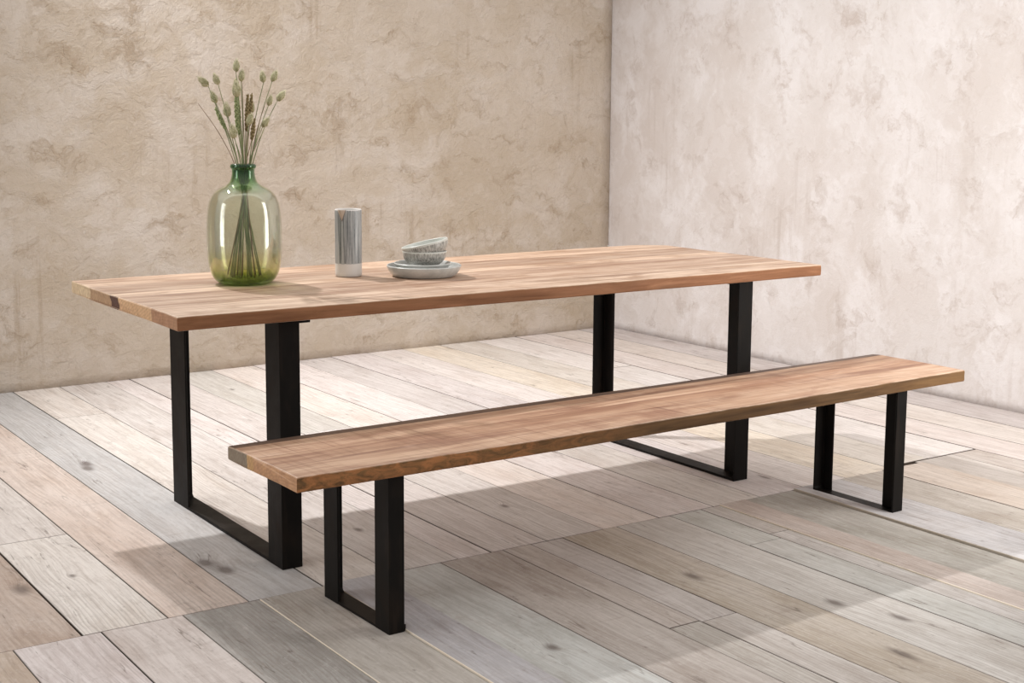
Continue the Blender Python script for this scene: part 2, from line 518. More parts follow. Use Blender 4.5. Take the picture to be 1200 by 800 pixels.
def add_lathe(bm, prof, n=72, close=False, shape=None):
    rings = []
    for i, (r, z) in enumerate(prof):
        ring = []
        if r < 1e-6:
            ring = [bm.verts.new((0, 0, z))]
        else:
            for k in range(n):
                a = 2 * pi * k / n
                rr, zz = (r, z) if shape is None else shape(r, z, a, i)
                ring.append(bm.verts.new((rr * cos(a), rr * sin(a), zz)))
        rings.append(ring)
    for a, b in zip(rings, rings[1:]):
        if len(a) == 1 and len(b) == 1:
            continue
        for k in range(n):
            k2 = (k + 1) % n
            if len(a) == 1:
                bm.faces.new((a[0], b[k2], b[k]))
            elif len(b) == 1:
                bm.faces.new((a[k], a[k2], b[0]))
            else:
                bm.faces.new((a[k], a[k2], b[k2], b[k]))


def smooth_profile(pts, sub=6):
    """Catmull-Rom through the points"""
    out = []
    P = [pts[0]] + list(pts) + [pts[-1]]
    for i in range(1, len(P) - 2):
        p0, p1, p2, p3 = P[i - 1], P[i], P[i + 1], P[i + 2]
        for s in range(sub):
            t = s / sub
            q = []
            for c in range(len(p1)):
                q.append(0.5 * (2 * p1[c] + (p2[c] - p0[c]) * t + (2 * p0[c] - 5 * p1[c] + 4 * p2[c] - p3[c]) * t * t
                                + (3 * p1[c] - p0[c] - 3 * p2[c] + p3[c]) * t ** 3))
            out.append(tuple(q))
    out.append(tuple(pts[-1]))
    return out


def add_tube(bm, pts, rad, n=6):
    rings = []
    N = len(pts)
    for i, p in enumerate(pts):
        p = Vector(p)
        a = Vector(pts[max(i - 1, 0)])
        b = Vector(pts[min(i + 1, N - 1)])
        d = (b - a).normalized()
        u = d.orthogonal().normalized() if i == 0 else (u - d * u.dot(d)).normalized()
        w = d.cross(u)
        r = rad(i / (N - 1)) if callable(rad) else rad
        rings.append([bm.verts.new(p + (u * cos(2 * pi * k / n) + w * sin(2 * pi * k / n)) * r) for k in range(n)])
    for a, b in zip(rings, rings[1:]):
        for k in range(n):
            bm.faces.new((a[k], a[(k + 1) % n], b[(k + 1) % n], b[k]))
    bm.faces.new(rings[0][::-1])
    bm.faces.new(rings[-1])


# --------------------------------------------------------------------------
# room
# --------------------------------------------------------------------------
WY, WX = 3.0923, 3.8802        # corner of the two walls


def back_y(x):
    return WY - (WX - x) * 0.0238


def wall_grid(name, p0, p1, thick_dir, mat, h=2.6, t=0.14, nx=90, nz=60, seed=0):
    """plastered wall: a slab whose face undulates by a few millimetres"""
    bm = bmesh.new()
    p0, p1 = Vector(p0), Vector(p1)
    td = Vector(thick_dir)
    rnd = random.Random(seed)
    wv = [(rnd.uniform(1, 6), rnd.uniform(1, 6), rnd.uniform(0, 6.3), rnd.uniform(.0004, .0016)) for _ in range(10)]
    L = (p1 - p0).length
    front, back = [], []
    for i in range(nx + 1):
        fr, bk = [], []
        for j in range(nz + 1):
            s, z = i / nx, j / nz * h
            edge = min(1.0, 6 * min(s, 1 - s))
            d = sum(a * sin(f * s * L + g * z + ph) for f, g, ph, a in wv) * edge
            p = p0.lerp(p1, s) + Vector((0, 0, z)) - td * d
            fr.append(bm.verts.new(p))
        front.append(fr)
        back.append([bm.verts.new(p0.lerp(p1, i / nx) + td * t), bm.verts.new(p0.lerp(p1, i / nx) + td * t + Vector((0, 0, h)))])
    for i in range(nx):
        for j in range(nz):
            bm.faces.new((front[i][j], front[i + 1][j], front[i + 1][j + 1], front[i][j + 1]))
        bm.faces.new((back[i][0], back[i][1], back[i + 1][1], back[i + 1][0]))
        bm.faces.new((front[i][nz], front[i + 1][nz], back[i + 1][1], back[i][1]))
        bm.faces.new((front[i][0], back[i][0], back[i + 1][0], front[i + 1][0]))
    bm.faces.new(front[0] + [back[0][1], back[0][0]])
    bm.faces.new(front[nx][::-1] + [back[nx][0], back[nx][1]])
    ob = link(name, bm, mat, smooth=False)
    for p in ob.data.polygons:
        p.use_smooth = len(p.vertices) == 4 and p.area < (L / nx * h / nz) * 1.3
    return structure(ob)


wall_grid('wall_back', (-2.6, back_y(-2.6), 0), (WX + 0.0, WY, 0), (0, 1, 0), MT['wall_back'], seed=4)
wall_grid('wall_right', (WX + 0.0002, WY + 0.16, 0), (WX + 0.0072 * 6.2, WY - 6.2, 0), (1, 0, 0), MT['wall_right'], seed=9)


# --- floor: boards laid front to back, with a break at y = -0.13 -------------
YJ = -0.131
C = {
    'white': (217, 209, 205), 'cream': (216, 207, 200), 'peach': (217, 203, 190), 'grey': (196, 194, 195),
    'brown': (188, 170, 156), 'taupe': (190, 181, 174), 'dgrey': (166, 163, 161), 'bgrey': (180, 173, 166),
    'blue': (187, 186, 189), 'green': (197, 197, 193), 'tan': (198, 185, 173), 'pink': (201, 188, 179),
    'mid': (196, 188, 183), 'pale': (206, 199, 195),
}
back_boards = [(-0.534, -0.317, 'brown'), (-0.317, -0.094, 'white'), (-0.094, 0.131, 'peach'), (0.131, 0.350, 'grey'),
               (0.350, 0.567, 'cream'), (0.567, 0.790, 'white'), (0.790, 0.905, 'white'), (0.905, 1.108, 'white'),
               (1.108, 1.327, 'pale'), (1.327, 1.556, 'cream'), (1.556, 1.790, 'white'), (1.790, 2.004, 'pale'),
               (2.004, 2.222, 'white'), (2.222, 2.440, 'white'), (2.440, 2.685, 'peach'), (2.685, 2.925, 'cream'),
               (2.925, 3.197, 'white'), (3.197, 3.420, 'cream'), (3.420, 3.660, 'cream'), (3.660, 3.95, 'pale')]
front_boards = [(-0.71, -0.486, 'brown'), (-0.486, -0.270, 'pale'), (-0.270, -0.055, 'mid'), (-0.055, 0.160, 'dgrey'),
                (0.160, 0.372, 'bgrey'), (0.372, 0.512, 'blue'), (0.512, 0.728, 'green'), (0.728, 0.945, 'taupe'),
                (0.945, 1.047, 'taupe'), (1.047, 1.168, 'mid'), (1.168, 1.378, 'tan'), (1.378, 1.598, 'pale'),
                (1.598, 1.732, 'green'), (1.732, 1.815, 'pale'), (1.815, 1.932, 'pink'), (1.932, 2.158, 'bgrey'),
                (2.158, 2.390, 'grey'), (2.390, 2.612, 'taupe'), (2.612, 2.835, 'tan'), (2.835, 3.050, 'taupe'),
                (3.050, 3.197, 'taupe')]
boards = []   # x0,x1,y0,y1,dz,color,left-edge style


def split(x0, x1, y0, y1, cname, cuts, dz, fresh=0):
    ys = [y0] + sorted(c for c in cuts if y0 < c < y1) + [y1]
    for a, b in zip(ys, ys[1:]):
        boards.append((x0, x1, a, b, dz + random.uniform(-.0007, .0007), C[cname], fresh))


x = -0.534
for k in range(9):
    back_boards.insert(0, (x - 0.22, x, random.choice(['white', 'cream', 'grey', 'pale'])))
    x -= 0.22
x = -0.71
for k in range(8):
    front_boards.insert(0, (x - 0.218, x, random.choice(['pale', 'mid', 'taupe', 'bgrey'])))
    x -= 0.218
back_cuts = {(0.350): [2.345], (0.567): [], (-0.317): [0.725], (1.108): [1.55], (1.327): [], (2.685): [], (1.79): [1.1],
             (2.925): [2.02], (3.42): [1.15, -0.9], (3.197): [-0.6], (3.66): [-.2], (2.222): [], (0.905): [], (0.79): []}
for x0, x1, c in back_boards:
    cuts = back_cuts.get(x0, [])
    y0 = YJ
    if 2.6 < x0 < 3.1:
        y0 = -0.085
    if x0 >= 3.15:
        y0 = -4.6
    split(x0, x1, y0, 3.16, c, cuts, random.uniform(-.0006, .0006))
front_cuts = {0.945: [-0.89], 1.047: [-0.90], 0.372: [], 1.598: [-0.5], 1.732: [-0.45]}
for x0, x1, c in front_boards:
    y1 = YJ
    if 2.7 < x0 < 3.06:
        y1 = -0.091
    dz, fresh = 0.0, 0
    if x0 == 1.815:
        dz, fresh = 0.0038, 1
    if x0 == 1.932:
        dz = 0.001
    if 2.15 < x0 < 2.7:
        dz, fresh = 0.0075, (2 if x0 == 2.158 else 0)
    if x0 == 0.372:
        dz, fresh = 0.0065, 1
    if x0 == 0.160:
        dz, fresh = 0.0012, 1
    cuts = list(front_cuts.get(x0, [])) + [random.uniform(-3.4, -2.0)]
    split(x0, x1, -4.6, y1, c, cuts, dz, fresh)

bm = bmesh.new()
cl = bm.loops.layers.float_color.new('board_color')
ls = bm.faces.layers.float.new('board_seed')
ld = bm.faces.layers.float.new('board_side')
GAPS = {-0.317: .0035, 0.350: .003, 0.905: .0028, -0.094: .002, 1.790: .0016, 2.685: .0022, 2.158: .004, -0.270: .0022, 3.197: .007}
for (x0, x1, y0, y1, dz, c, fresh) in boards:
    gl = GAPS.get(x0, 0.0007)
    g = 0.0007
    ge = 0.0022 if (y0 == -0.091 or y1 == -0.091 or y0 == -0.085) else 0.0009
    X0, X1, Y0, Y1 = x0 + gl, x1 - g, y0 + ge, y1 - ge
    sd = random.random()
    j = random.uniform(0.96, 1.04)
    if y1 <= -0.08 and x0 > 0.6:
        j *= 0.955      # nearer boards painted darker, standing in for weaker lamp light there
    jc = [min(255, max(0, v * j + random.uniform(-1.5, 1.5))) for v in c]
    col = lin(*jc)
    ch = 0.0016
    zt, zb = dz, -0.028
    lo = [(X0, Y0), (X1, Y0), (X1, Y1), (X0, Y1)]
    hi = [(X0 + ch, Y0 + ch), (X1 - ch, Y0 + ch), (X1 - ch, Y1 - ch), (X0 + ch, Y1 - ch)]
    vb = [bm.verts.new((a, b, zb)) for a, b in lo]
    vm = [bm.verts.new((a, b, zt - ch * 0.7)) for a, b in lo]
    # subdivide the top lengthwise so boards stay well-shaped
    vt = [bm.verts.new((a, b, zt)) for a, b in hi]
    faces = [(bm.faces.new(vt), 0)]
    for k in range(4):
        k2 = (k + 1) % 4
        s = 0.0
        if k == 3:
            s = 2.0 if fresh == 1 else (1.6 if fresh == 2 else 1.0)
        else:
            s = 1.0
        faces.append((bm.faces.new((vm[k], vm[k2], vt[k2], vt[k])), s * 0.55 if s == 1.0 else s))
        faces.append((bm.faces.new((vb[k], vb[k2], vm[k2], vm[k])), s))
    faces.append((bm.faces.new(vb[::-1]), 1))
    for f, s in faces:
        f[ls] = sd
        f[ld] = s
        for l in f.loops:
            l[cl] = col
floor_ob = link('floor', bm, MT['floor'])
structure(floor_ob)
bm = bmesh.new()
add_box(bm, -2.75, 4.1, -4.65, 3.3, -0.06, -0.0285)
structure(link('floor_underlay', bm, MT['sub']))


# --------------------------------------------------------------------------
# slabs
# --------------------------------------------------------------------------
def slab(name, L, W, T, mat, parent, z_top, front, rear, endl, endr, rad=0.004, round_bl=None, chamfer=None, nx=180):
    """long board: swept section with wavy natural edges"""
    bm = bmesh.new()
    sections = []
    xs = [0.0, rad * 0.35, rad] + [L * i / nx for i in range(1, nx)] + [L - rad, L - rad * 0.35, L]
    xs = sorted(set(xs))
    for x in xs:
        ins = 0.0
        for e in (x, L - x):
            if e < rad:
                ins = max(ins, rad - sqrt(max(rad * rad - (rad - e) ** 2, 0)))
        yf, yr = front(x), rear(x)
        w = yr - yf
        sec = []

        def P(y, z):
            sec.append((y, z))
        r = rad
        # front bottom -> front top
        zt, zb = z_top, z_top - T
        zi, zo = zt - ins, zb + ins
        P(yf + r, zo)
        P(yf + r * .3, zo + r * .3)
        P(yf, zo + r)
        P(yf + 0.0006 * sin(x * 31), (zi + zo) / 2)
        P(yf, zi - r)
        P(yf + r * .3, zi - r * .3)
        P(yf + r, zi)
        cw = chamfer[0] if chamfer else r
        cd = chamfer[1] if chamfer else r
        for k in range(1, 8):
            P(yf + r + (w - r - cw) * k / 8, zi)
        P(yr - cw, zi)
        if chamfer:
            P(yr - r * 0.7, zi - cd)
            P(yr, zi - cd - r * .7)
        else:
            P(yr - r * .3, zi - r * .3)
            P(yr, zi - r)
        P(yr, (zi + zo) / 2)
        P(yr, zo + r)
        P(yr - r * .3, zo + r * .3)
        P(yr - r, zo)
        for k in range(1, 4):
            P(yr - r - (w - 2 * r) * k / 4, zo)
        vs = []
        for (y, z) in sec:
            yn = (y - 0) / W
            dx = endl(yn) * max(0, 1 - x / 0.3) + endr(yn) * max(0, 1 - (L - x) / 0.3)
            vs.append(bm.verts.new((x + dx, y, z)))
        sections.append(vs)
    n = len(sections[0])
    for a, b in zip(sections, sections[1:]):
        for k in range(n):
            k2 = (k + 1) % n
            bm.faces.new((a[k], b[k], b[k2], a[k2]))
    bm.faces.new(sections[0])
    bm.faces.new(sections[-1][::-1])
    ob = link(name, bm, mat, parent)
    return ob


def angle_leg(bm, cx, cy, sx, sy, A, B, z0, z1, t=0.006, rb=0.014):
    """steel angle: one flange along y (length A), one along x (length B); corner at cx,cy"""
    pts = [(0, 0), (B, 0), (B, t), (t, t), (t, A), (0, A)]
    pts = [(cx + sx * px, cy + sy * py) for px, py in pts]
    # soft outer corner
    lo = [bm.verts.new((a, b, z0)) for a, b in pts]
    hi = [bm.verts.new((a, b, z1)) for a, b in pts]
    n = len(pts)
    for k in range(n):
        bm.faces.new((lo[k], lo[(k + 1) % n], hi[(k + 1) % n], hi[k]))
    bm.faces.new(lo[::-1])
    bm.faces.new(hi)
    bmesh.ops.recalc_face_normals(bm, faces=bm.faces[:])
    bevel_all(bm, 0.0012, 1)


def leg_frame(parent, xc, sx, yf, yr, dims, ztop, rail_t=0.010, plate_t=0.016):
    """one end frame: front leg, rear leg, foot rail on the floor, plate under the top"""
    (fA, fB), (rA, rB) = dims
    Bm = max(fB, rB)
    for (cy, sy, A, B) in ((yf, 1, fA, fB), (yr, -1, rA, rB)):
        bm = bmesh.new()
        angle_leg(bm, xc, cy, sx, sy, A, B, 0.0, ztop)
        link('leg', bm, MT['steel'], parent)
    bm = bmesh.new()
    # bar lying between the two legs, with the bent radius rising at its ends
    xa, xb = sorted((xc + sx * 0.0005, xc + sx * (Bm - 0.0005)))
    prof = [(yf + .0062, 0.0), (yr - .0062, 0.0), (yr - .0062, rail_t + .012), (yr - .009, rail_t + .005), (yr - .018, rail_t),
            (yf + .018, rail_t), (yf + .009, rail_t + .005), (yf + .0062, rail_t + .012)]
    a = [bm.verts.new((xa, y, z)) for y, z in prof]
    b = [bm.verts.new((xb, y, z)) for y, z in prof]
    n = len(prof)
    for k in range(n):
        bm.faces.new((a[k], a[(k + 1) % n], b[(k + 1) % n], b[k]))
    bm.faces.new(a[::-1])
    bm.faces.new(b)
    bmesh.ops.recalc_face_normals(bm, faces=bm.faces[:])
    bevel_all(bm, 0.0012, 1)
    link('foot_rail', bm, MT['steel'], parent)
    bm = bmesh.new()
    x2 = xc + sx * (Bm + 0.036)
    x1 = xc + sx * 0.0065
    add_box(bm, min(x1, x2), max(x1, x2), yf + 0.0065, yr - 0.0065, ztop - plate_t, ztop)
    bevel_all(bm, 0.001, 1)
    # screw heads on the plate underside
    for yy in (yf + 0.06, yr - 0.06, (yf + yr) / 2):
        m = Matrix.Translation((xc + sx * (Bm + 0.02), yy, ztop - plate_t - 0.001))
        bmesh.ops.create_cone(bm, cap_ends=True, segments=12, radius1=0.006, radius2=0.007, depth=0.003, matrix=m)
    link('mounting_plate', bm, MT['steel'], parent)


# --- dining table ------------------------------------------------------------
TL, TW, TT, TH = 2.3934, 0.902, 0.0384, 0.76
table = empty('dining_table', (0, 0, 0))
tag(table, 'long rustic mango wood dining table on black steel frames, the tall one behind the bench', 'table')


def t_front(x):
    return 0.004 * sin(x * 2.1 + 0.4) + 0.0015 * sin(x * 9) * 1.0 - 0.0015


def t_rear(x):
    y = TW + 0.004 * sin(x * 2.6 + 1.0) + 0.0015 * sin(x * 8)
    e = TL - x
    if e < 0.16:
        y -= 0.085 * (1 - e / 0.16) ** 2
    return y


slab('tabletop', TL, TW, TT, MT['table'], table, TH, t_front, t_rear,
     lambda y: 0.003 * sin(7 * y), lambda y: -0.006 * y + 0.003 * sin(6 * y), rad=0.003)
zt = TH - TT - 0.0002
leg_frame(table, 0.3147, 1, 0.0528, 0.9083 - 0.012, ((0.0945, 0.063), (0.128, 0.064)), zt)
leg_frame(table, 2.1305, -1, 0.0644, 0.9083 - 0.012, ((0.1147, 0.0657), (0.0625, 0.060)), zt)

# --- bench ---------------------------------------------------------------------
BL, BW, BT, BH = 2.4647, 0.3878, 0.0382, 0.4516
bench = empty('bench', (0.0596, -0.5857, 0.0), 0.0198)
tag(bench, 'low mango wood bench on black steel legs, in front of the table', 'bench')


def b_front(x):
    return 0.005 * sin(x * 1.7 + 2.6) + 0.002 * sin(x * 6.3) - 0.0025 + 0.004 * math.exp(-(x / 0.12) ** 2)


def b_rear(x):
    return BW + 0.004 * sin(x * 2.3) + 0.0015 * sin(x * 7.7)


slab('seat', BL, BW, BT, MT['bench'], bench, BH, b_front, b_rear,
     lambda y: 0.002 * sin(6 * y), lambda y: 0.002 * sin(5 * y), rad=0.003, chamfer=(0.034, 0.0025))
zb = BH - BT - 0.0002
leg_frame(bench, 0.2638, 1, 0.0316, 0.374, ((0.0708, 0.0448), (0.0761, 0.0533)), zb, 0.008, 0.011)
leg_frame(bench, 2.2037, -1, 0.022, 0.3661, ((0.0792, 0.0488), (0.0448, 0.0479)), zb, 0.008, 0.011)

# --------------------------------------------------------------------------
# glass vase
# --------------------------------------------------------------------------
VX, VY = 0.4396, 0.5625
S = 375.5
raw = [(335.0, 22.0), (334.2, 27.0), (331.5, 32.5), (327.5, 36.2), (322.5, 38.8), (316.0, 40.8), (306.0, 42.3), (292.0, 43.2),
       (276.0, 43.4), (262.0, 43.0), (250.0, 41.9), (240.0, 39.9), (233.0, 37.0), (227.5, 32.6), (223.5, 26.5), (220.5, 20.5),
       (217.0, 16.3), (212.0, 14.0), (206.0, 12.9), (202.0, 13.0), (200.6, 14.2), (198.6, 14.9), (196.6, 14.4), (195.8, 13.4)]
zoff = 335.0
outer = [(r / S, (zoff - y) / S) for y, r in raw]
outer = smooth_profile(outer, 3)
th = 0.004
inner = []
for i, (r, z) in enumerate(outer):
    a = outer[max(i - 1, 0)]
    b = outer[min(i + 1, len(outer) - 1)]
    d = Vector((b[0] - a[0], b[1] - a[1])).normalized()
    nn = Vector((-d.y, d.x))
    zz = z + nn.y * th
    inner.append((max(0.004, r + nn.x * th), max(zz, 0.012)))
inner = [q for q in inner if q[1] < outer[-1][1] - 0.001]
prof = [(0, 0.006), (0.02, 0.004), (0.045, 0.0005)] + outer + inner[::-1] + [(0.03, 0.014), (0.0, 0.018)]
bm = bmesh.new()
add_lathe(bm, prof, 96)
vase = link('glass_vase', bm, MT['glass'], smooth=True, loc=(VX, VY, TH + 0.0005))
tag(vase, 'big rounded green glass bottle vase with narrow neck, holding dried grasses', 'vase')
VZ = TH + 0.0005


# --------------------------------------------------------------------------
# dried grasses
# --------------------------------------------------------------------------
def seed_head_bm(seed, L=0.038, R=0.0104):
    rnd = random.Random(seed)
    bm = bmesh.new()
    prof = []
    for i in range(11):
        t = i / 10
        r = R * (sin(pi * (t ** 0.8)) ** 0.75) if 0 < t < 1 else 0
        prof.append((r, L * t))
    add_lathe(bm, prof, 14, shape=lambda r, z, a, i: (r * (1 + 0.10 * sin(3 * a + i * 1.3 + seed)), z))
    for v in bm.verts:
        v.co += Vector((rnd.uniform(-1, 1), rnd.uniform(-1, 1), rnd.uniform(-1, 1))) * 0.0006
    return bm


def awn_bm(seed, L=0.038, R=0.0104, n=230):
    rnd = random.Random(seed + 50)
    bm = bmesh.new()
    for k in range(n):
        t = rnd.uniform(0.05, 1.0)
        a = rnd.uniform(0, 2 * pi)
        r = R * (sin(pi * (min(t, .97) ** 0.8)) ** 0.75) * 0.85
        p = Vector((r * cos(a), r * sin(a), L * t))
        d = Vector((cos(a) * .55, sin(a) * .55, 0.5 + t)).normalized()
        l = rnd.uniform(0.004, 0.0085)
        s = d.orthogonal().normalized() * 0.0006
        w = d.cross(s)
        b = [bm.verts.new(p + s), bm.verts.new(p - s * .5 + w * .87), bm.verts.new(p - s * .5 - w * .87)]
        tip = bm.verts.new(p + d * l)
        bm.faces.new(b)
        for i in range(3):
            bm.faces.new((b[i], b[(i + 1) % 3], tip))
    return bm


def ear_bm(seed, L, R):
    """long grain ear: overlapping spikelets spiralling up an axis"""
    rnd = random.Random(seed)
    bm = bmesh.new()
    n = int(L / 0.0022)
    for k in range(n):
        t = k / n
        a = k * 2.4
        r = R * (0.55 + 0.45 * sin(pi * min(1, t * 1.05 + .08)))
        c = Vector((cos(a) * r * .55, sin(a) * r * .55, L * t))
        d = Vector((cos(a) * .35, sin(a) * .35, 1)).normalized()
        q = d.to_track_quat('Z', 'Y').to_matrix().to_4x4()
        m = Matrix.Translation(c) @ q @ Matrix.Diagonal((r * .55, r * .55, 0.0055, 1))
        bmesh.ops.create_icosphere(bm, subdivisions=1, radius=1.0, matrix=m)
    return bm


HEADS = [seed_head_bm(s) for s in (1, 2, 3)]
HEAD_MESH, AWN_MESH = [], []
for i, b in enumerate(HEADS):
    me = bpy.data.meshes.new('seed_head')
    bmesh.ops.recalc_face_normals(b, faces=b.faces[:])
    b.to_mesh(me)
    b.free()
    me.materials.append(MT['head'])
    for p in me.polygons:
        p.use_smooth = True
    HEAD_MESH.append(me)
    b = awn_bm(i)
    me = bpy.data.meshes.new('awns')
    b.to_mesh(me)
    b.free()
    me.materials.append(MT['awn'])
    AWN_MESH.append(me)


# (pixel-measured) tip positions in the plane through the vase, lean of the head, size, description
GR = 'dried grasses standing in the vase'
NECK_Z = TH + 0.352


def grass(kind, x, z, dy, lean, size, label, foot, mat='stem', bend=0.0, vari=0):
    """kind 'tail' fluffy head, 'ear' long grain ear, 'bare' thin stem.  foot: x,y of the stem end in the vase"""
    base = Vector((VX + foot[0], VY + foot[1], VZ + 0.022))
    root = empty('grass_stalk', base)
    tag(root, label, 'stalk', GR)
    tip = Vector((x, VY + dy, z))
    neck = Vector((VX + 0.003 + (tip.x - VX) * 0.15 + foot[0] * -0.06, VY + dy * 0.3 - foot[1] * 0.15, NECK_Z))
    L = {'tail': 0.037 * size, 'ear': size, 'bare': 0.0}[kind]
    d = Vector((sin(lean), 0.25 * sin(dy * 30), cos(lean))).normalized()
    start = tip - d * (L / 2)
    mid = neck.lerp(start, 0.55) + Vector((bend, 0, 0.0)) - Vector(((start.x - neck.x) * 0.10, 0, 0))
    pts = smooth_profile([tuple(base - base), tuple(base.lerp(neck, 0.5) - base), tuple(neck - base), tuple(mid - base), tuple(start - base)], 6)
    bm = bmesh.new()
    r0 = 0.0017 if kind != 'bare' else 0.0013
    add_tube(bm, pts, lambda t: r0 * (1.15 - 0.5 * t), 6)
    link('stem', bm, MT[mat], root, smooth=True)
    if kind == 'tail':
        h = bpy.data.objects.new('seed_head', HEAD_MESH[vari % 3])
        COL.objects.link(h)
        h.parent = root
        h.location = start - base - d * 0.001
        h.rotation_mode = 'QUATERNION'
        h.rotation_quaternion = d.to_track_quat('Z', 'Y')
        h.scale = (size, size, size)
        a = bpy.data.objects.new('awns', AWN_MESH[vari % 3])
        COL.objects.link(a)
        a.parent = h
    elif kind == 'ear':
        bm = ear_bm(vari, L, 0.0078)
        h = link('grain_ear', bm, MT['ear_green' if mat == 'stem' else 'ear_brown'], root, smooth=True)
        h.location = start - base - d * 0.001
        h.rotation_mode = 'QUATERNION'
        h.rotation_quaternion = d.to_track_quat('Z', 'Y')
    return root


T0 = 'fluffy dried grass head in vase, '
grass('tail', .4236, 1.430, .00, .08, 1.00, T0 + 'the topmost of the whole bunch', (-.02, .01), vari=0)
grass('tail', .4318, 1.400, -.02, .05, .95, T0 + 'just below the topmost head', (.015, -.02), vari=1)
grass('tail', .4310, 1.378, .02, .03, .80, T0 + 'third down in the central column of heads', (-.005, .03), vari=2)
grass('tail', .3206, 1.380, .01, -.85, 1.05, T0 + 'farthest left, lying over to the left', (.045, .02), vari=1, bend=-.004)
grass('tail', .3509, 1.388, -.015, -.45, .95, T0 + 'second from left, beside the farthest left head', (.035, -.03), vari=2, bend=-.004)
grass('tail', .4096, 1.358, -.03, -.12, 1.25, T0 + 'large, above the green grain ears', (.005, -.035), vari=0)
grass('tail', .3606, 1.334, .03, -.30, 1.00, T0 + 'dark and lone below the two leftmost heads', (.03, .035), vari=1)
grass('tail', .3902, 1.296, .00, -.15, 1.15, T0 + 'low on the left, above the lowest head', (.02, .0), vari=2)
grass('tail', .3960, 1.231, -.03, -.25, 1.15, T0 + 'the lowest of the bunch, left side', (.012, -.01), vari=0)
grass('tail', .4455, 1.268, -.045, .25, 1.00, T0 + 'low centre, pale and closest to the front', (-.012, -.045), vari=1)
grass('tail', .4774, 1.306, .02, .05, 1.15, T0 + 'just right of the brown grain ears', (-.04, .02), vari=2)
grass('tail', .5190, 1.398, .02, -.08, .95, T0 + 'left one of the high pair on the right', (-.03, .045), vari=0)
grass('tail', .5492, 1.401, .00, .45, 1.00, T0 + 'right one of the high pair on the right', (-.045, .0), vari=1)
grass('tail', .5235, 1.326, -.02, .25, .90, T0 + 'small, on the right below the high pair', (-.05, -.02), vari=2)
grass('tail', .5757, 1.340, .01, .75, 1.10, T0 + 'farthest right, leaning right', (-.055, .015), vari=0)
grass('tail', .5036, 1.259, -.03, .55, .95, T0 + 'lowest on the right side', (-.035, -.04), vari=1)
E0 = 'long dried grain ear in vase, '
grass('ear', .4175, 1.300, -.01, -.06, .125, E0 + 'green, tall and straight left of centre', (.018, .02), vari=3)
grass('ear', .4320, 1.285, .01, .00, .120, E0 + 'green, directly right of the tallest green ear', (-.0, .02), vari=4)
grass('ear', .3740, 1.272, .015, -.42, .070, E0 + 'green, slanting to the left', (.05, -.01), vari=5)
grass('ear', .4520, 1.290, -.01, .02, .110, E0 + 'brown, tall, in the middle of the bunch', (-.025, .03), 'stem_brown', vari=6)
grass('ear', .4640, 1.300, -.01, .05, .095, E0 + 'brown, upright just left of the right-hand fluffy heads', (-.02, -.02), 'stem_brown', vari=7)
grass('ear', .4620, 1.240, -.03, .06, .065, E0 + 'brown, short, lowest of the brown ears', (.01, -.05), 'stem_brown', vari=8)
B0 = 'thin bare dried stem in vase, '
grass('bare', .4460, 1.385, .01, .0, 0, B0 + 'upright in the centre, the tallest bare one', (-.01, .04), 'stem_brown')
grass('bare', .2980, 1.315, .0, -.6, 0, B0 + 'reaching out to the left', (.055, .01), 'stem_brown')
grass('bare', .5100, 1.310, -.01, .2, 0, B0 + 'dark, rising to the right under the small head', (-.06, .0), 'stem_brown')
grass('bare', .5150, 1.225, .02, .3, 0, B0 + 'short, low on the right side', (-.045, .03), 'stem_brown')
grass('bare', .4700, 1.340, .03, .05, 0, B0 + 'upright beside the brown ears', (-.03, .01), 'stem')

# --------------------------------------------------------------------------
# jug
# --------------------------------------------------------------------------
JX, JY = 0.8052, 0.5677
R = 0.0437
H = 0.2185
SP = radians(215)     # the pouring lip faces forward-left


def jug_shape(r, z, a, i):
    d = (a - SP + pi) % (2 * pi) - pi
    t = max(0.0, (z - (H - 0.034)) / 0.034)
    if r < 0.03 or t <= 0:
        return r, z
    k = max(0.0, 1 - abs(d) / (0.06 + 0.38 * t))
    return r + 0.019 * k * t, z + 0.001 * k * t * t


ext = [(0.0, 0.0015), (R - 0.008, 0.0015), (R - 0.006, 0.0), (R - 0.0025, 0.0006), (R - 0.0006, 0.003)]
for k in range(1, 25):
    ext.append((R - 0.0003 * (k % 2), 0.003 + (H - 0.006) * k / 24))
ext += [(R - 0.0004, H - 0.0015), (R - 0.0018, H), (R - 0.0035, H - 0.0006), (R - 0.0042, H - 0.003)]
for k in range(1, 12):
    ext.append((R - 0.0042, H - 0.003 - (H - 0.02) * k / 11))
ext += [(R - 0.012, 0.011), (0.0, 0.010)]
bm = bmesh.new()
add_lathe(bm, ext, 128, shape=jug_shape)
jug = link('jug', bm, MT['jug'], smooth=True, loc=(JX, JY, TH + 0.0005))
tag(jug, 'tall cylindrical stoneware jug with grey vertical streaks and plain pale foot', 'jug')

# --------------------------------------------------------------------------
# plates and bowls
# --------------------------------------------------------------------------
PX, PY = 1.0192, 0.4465


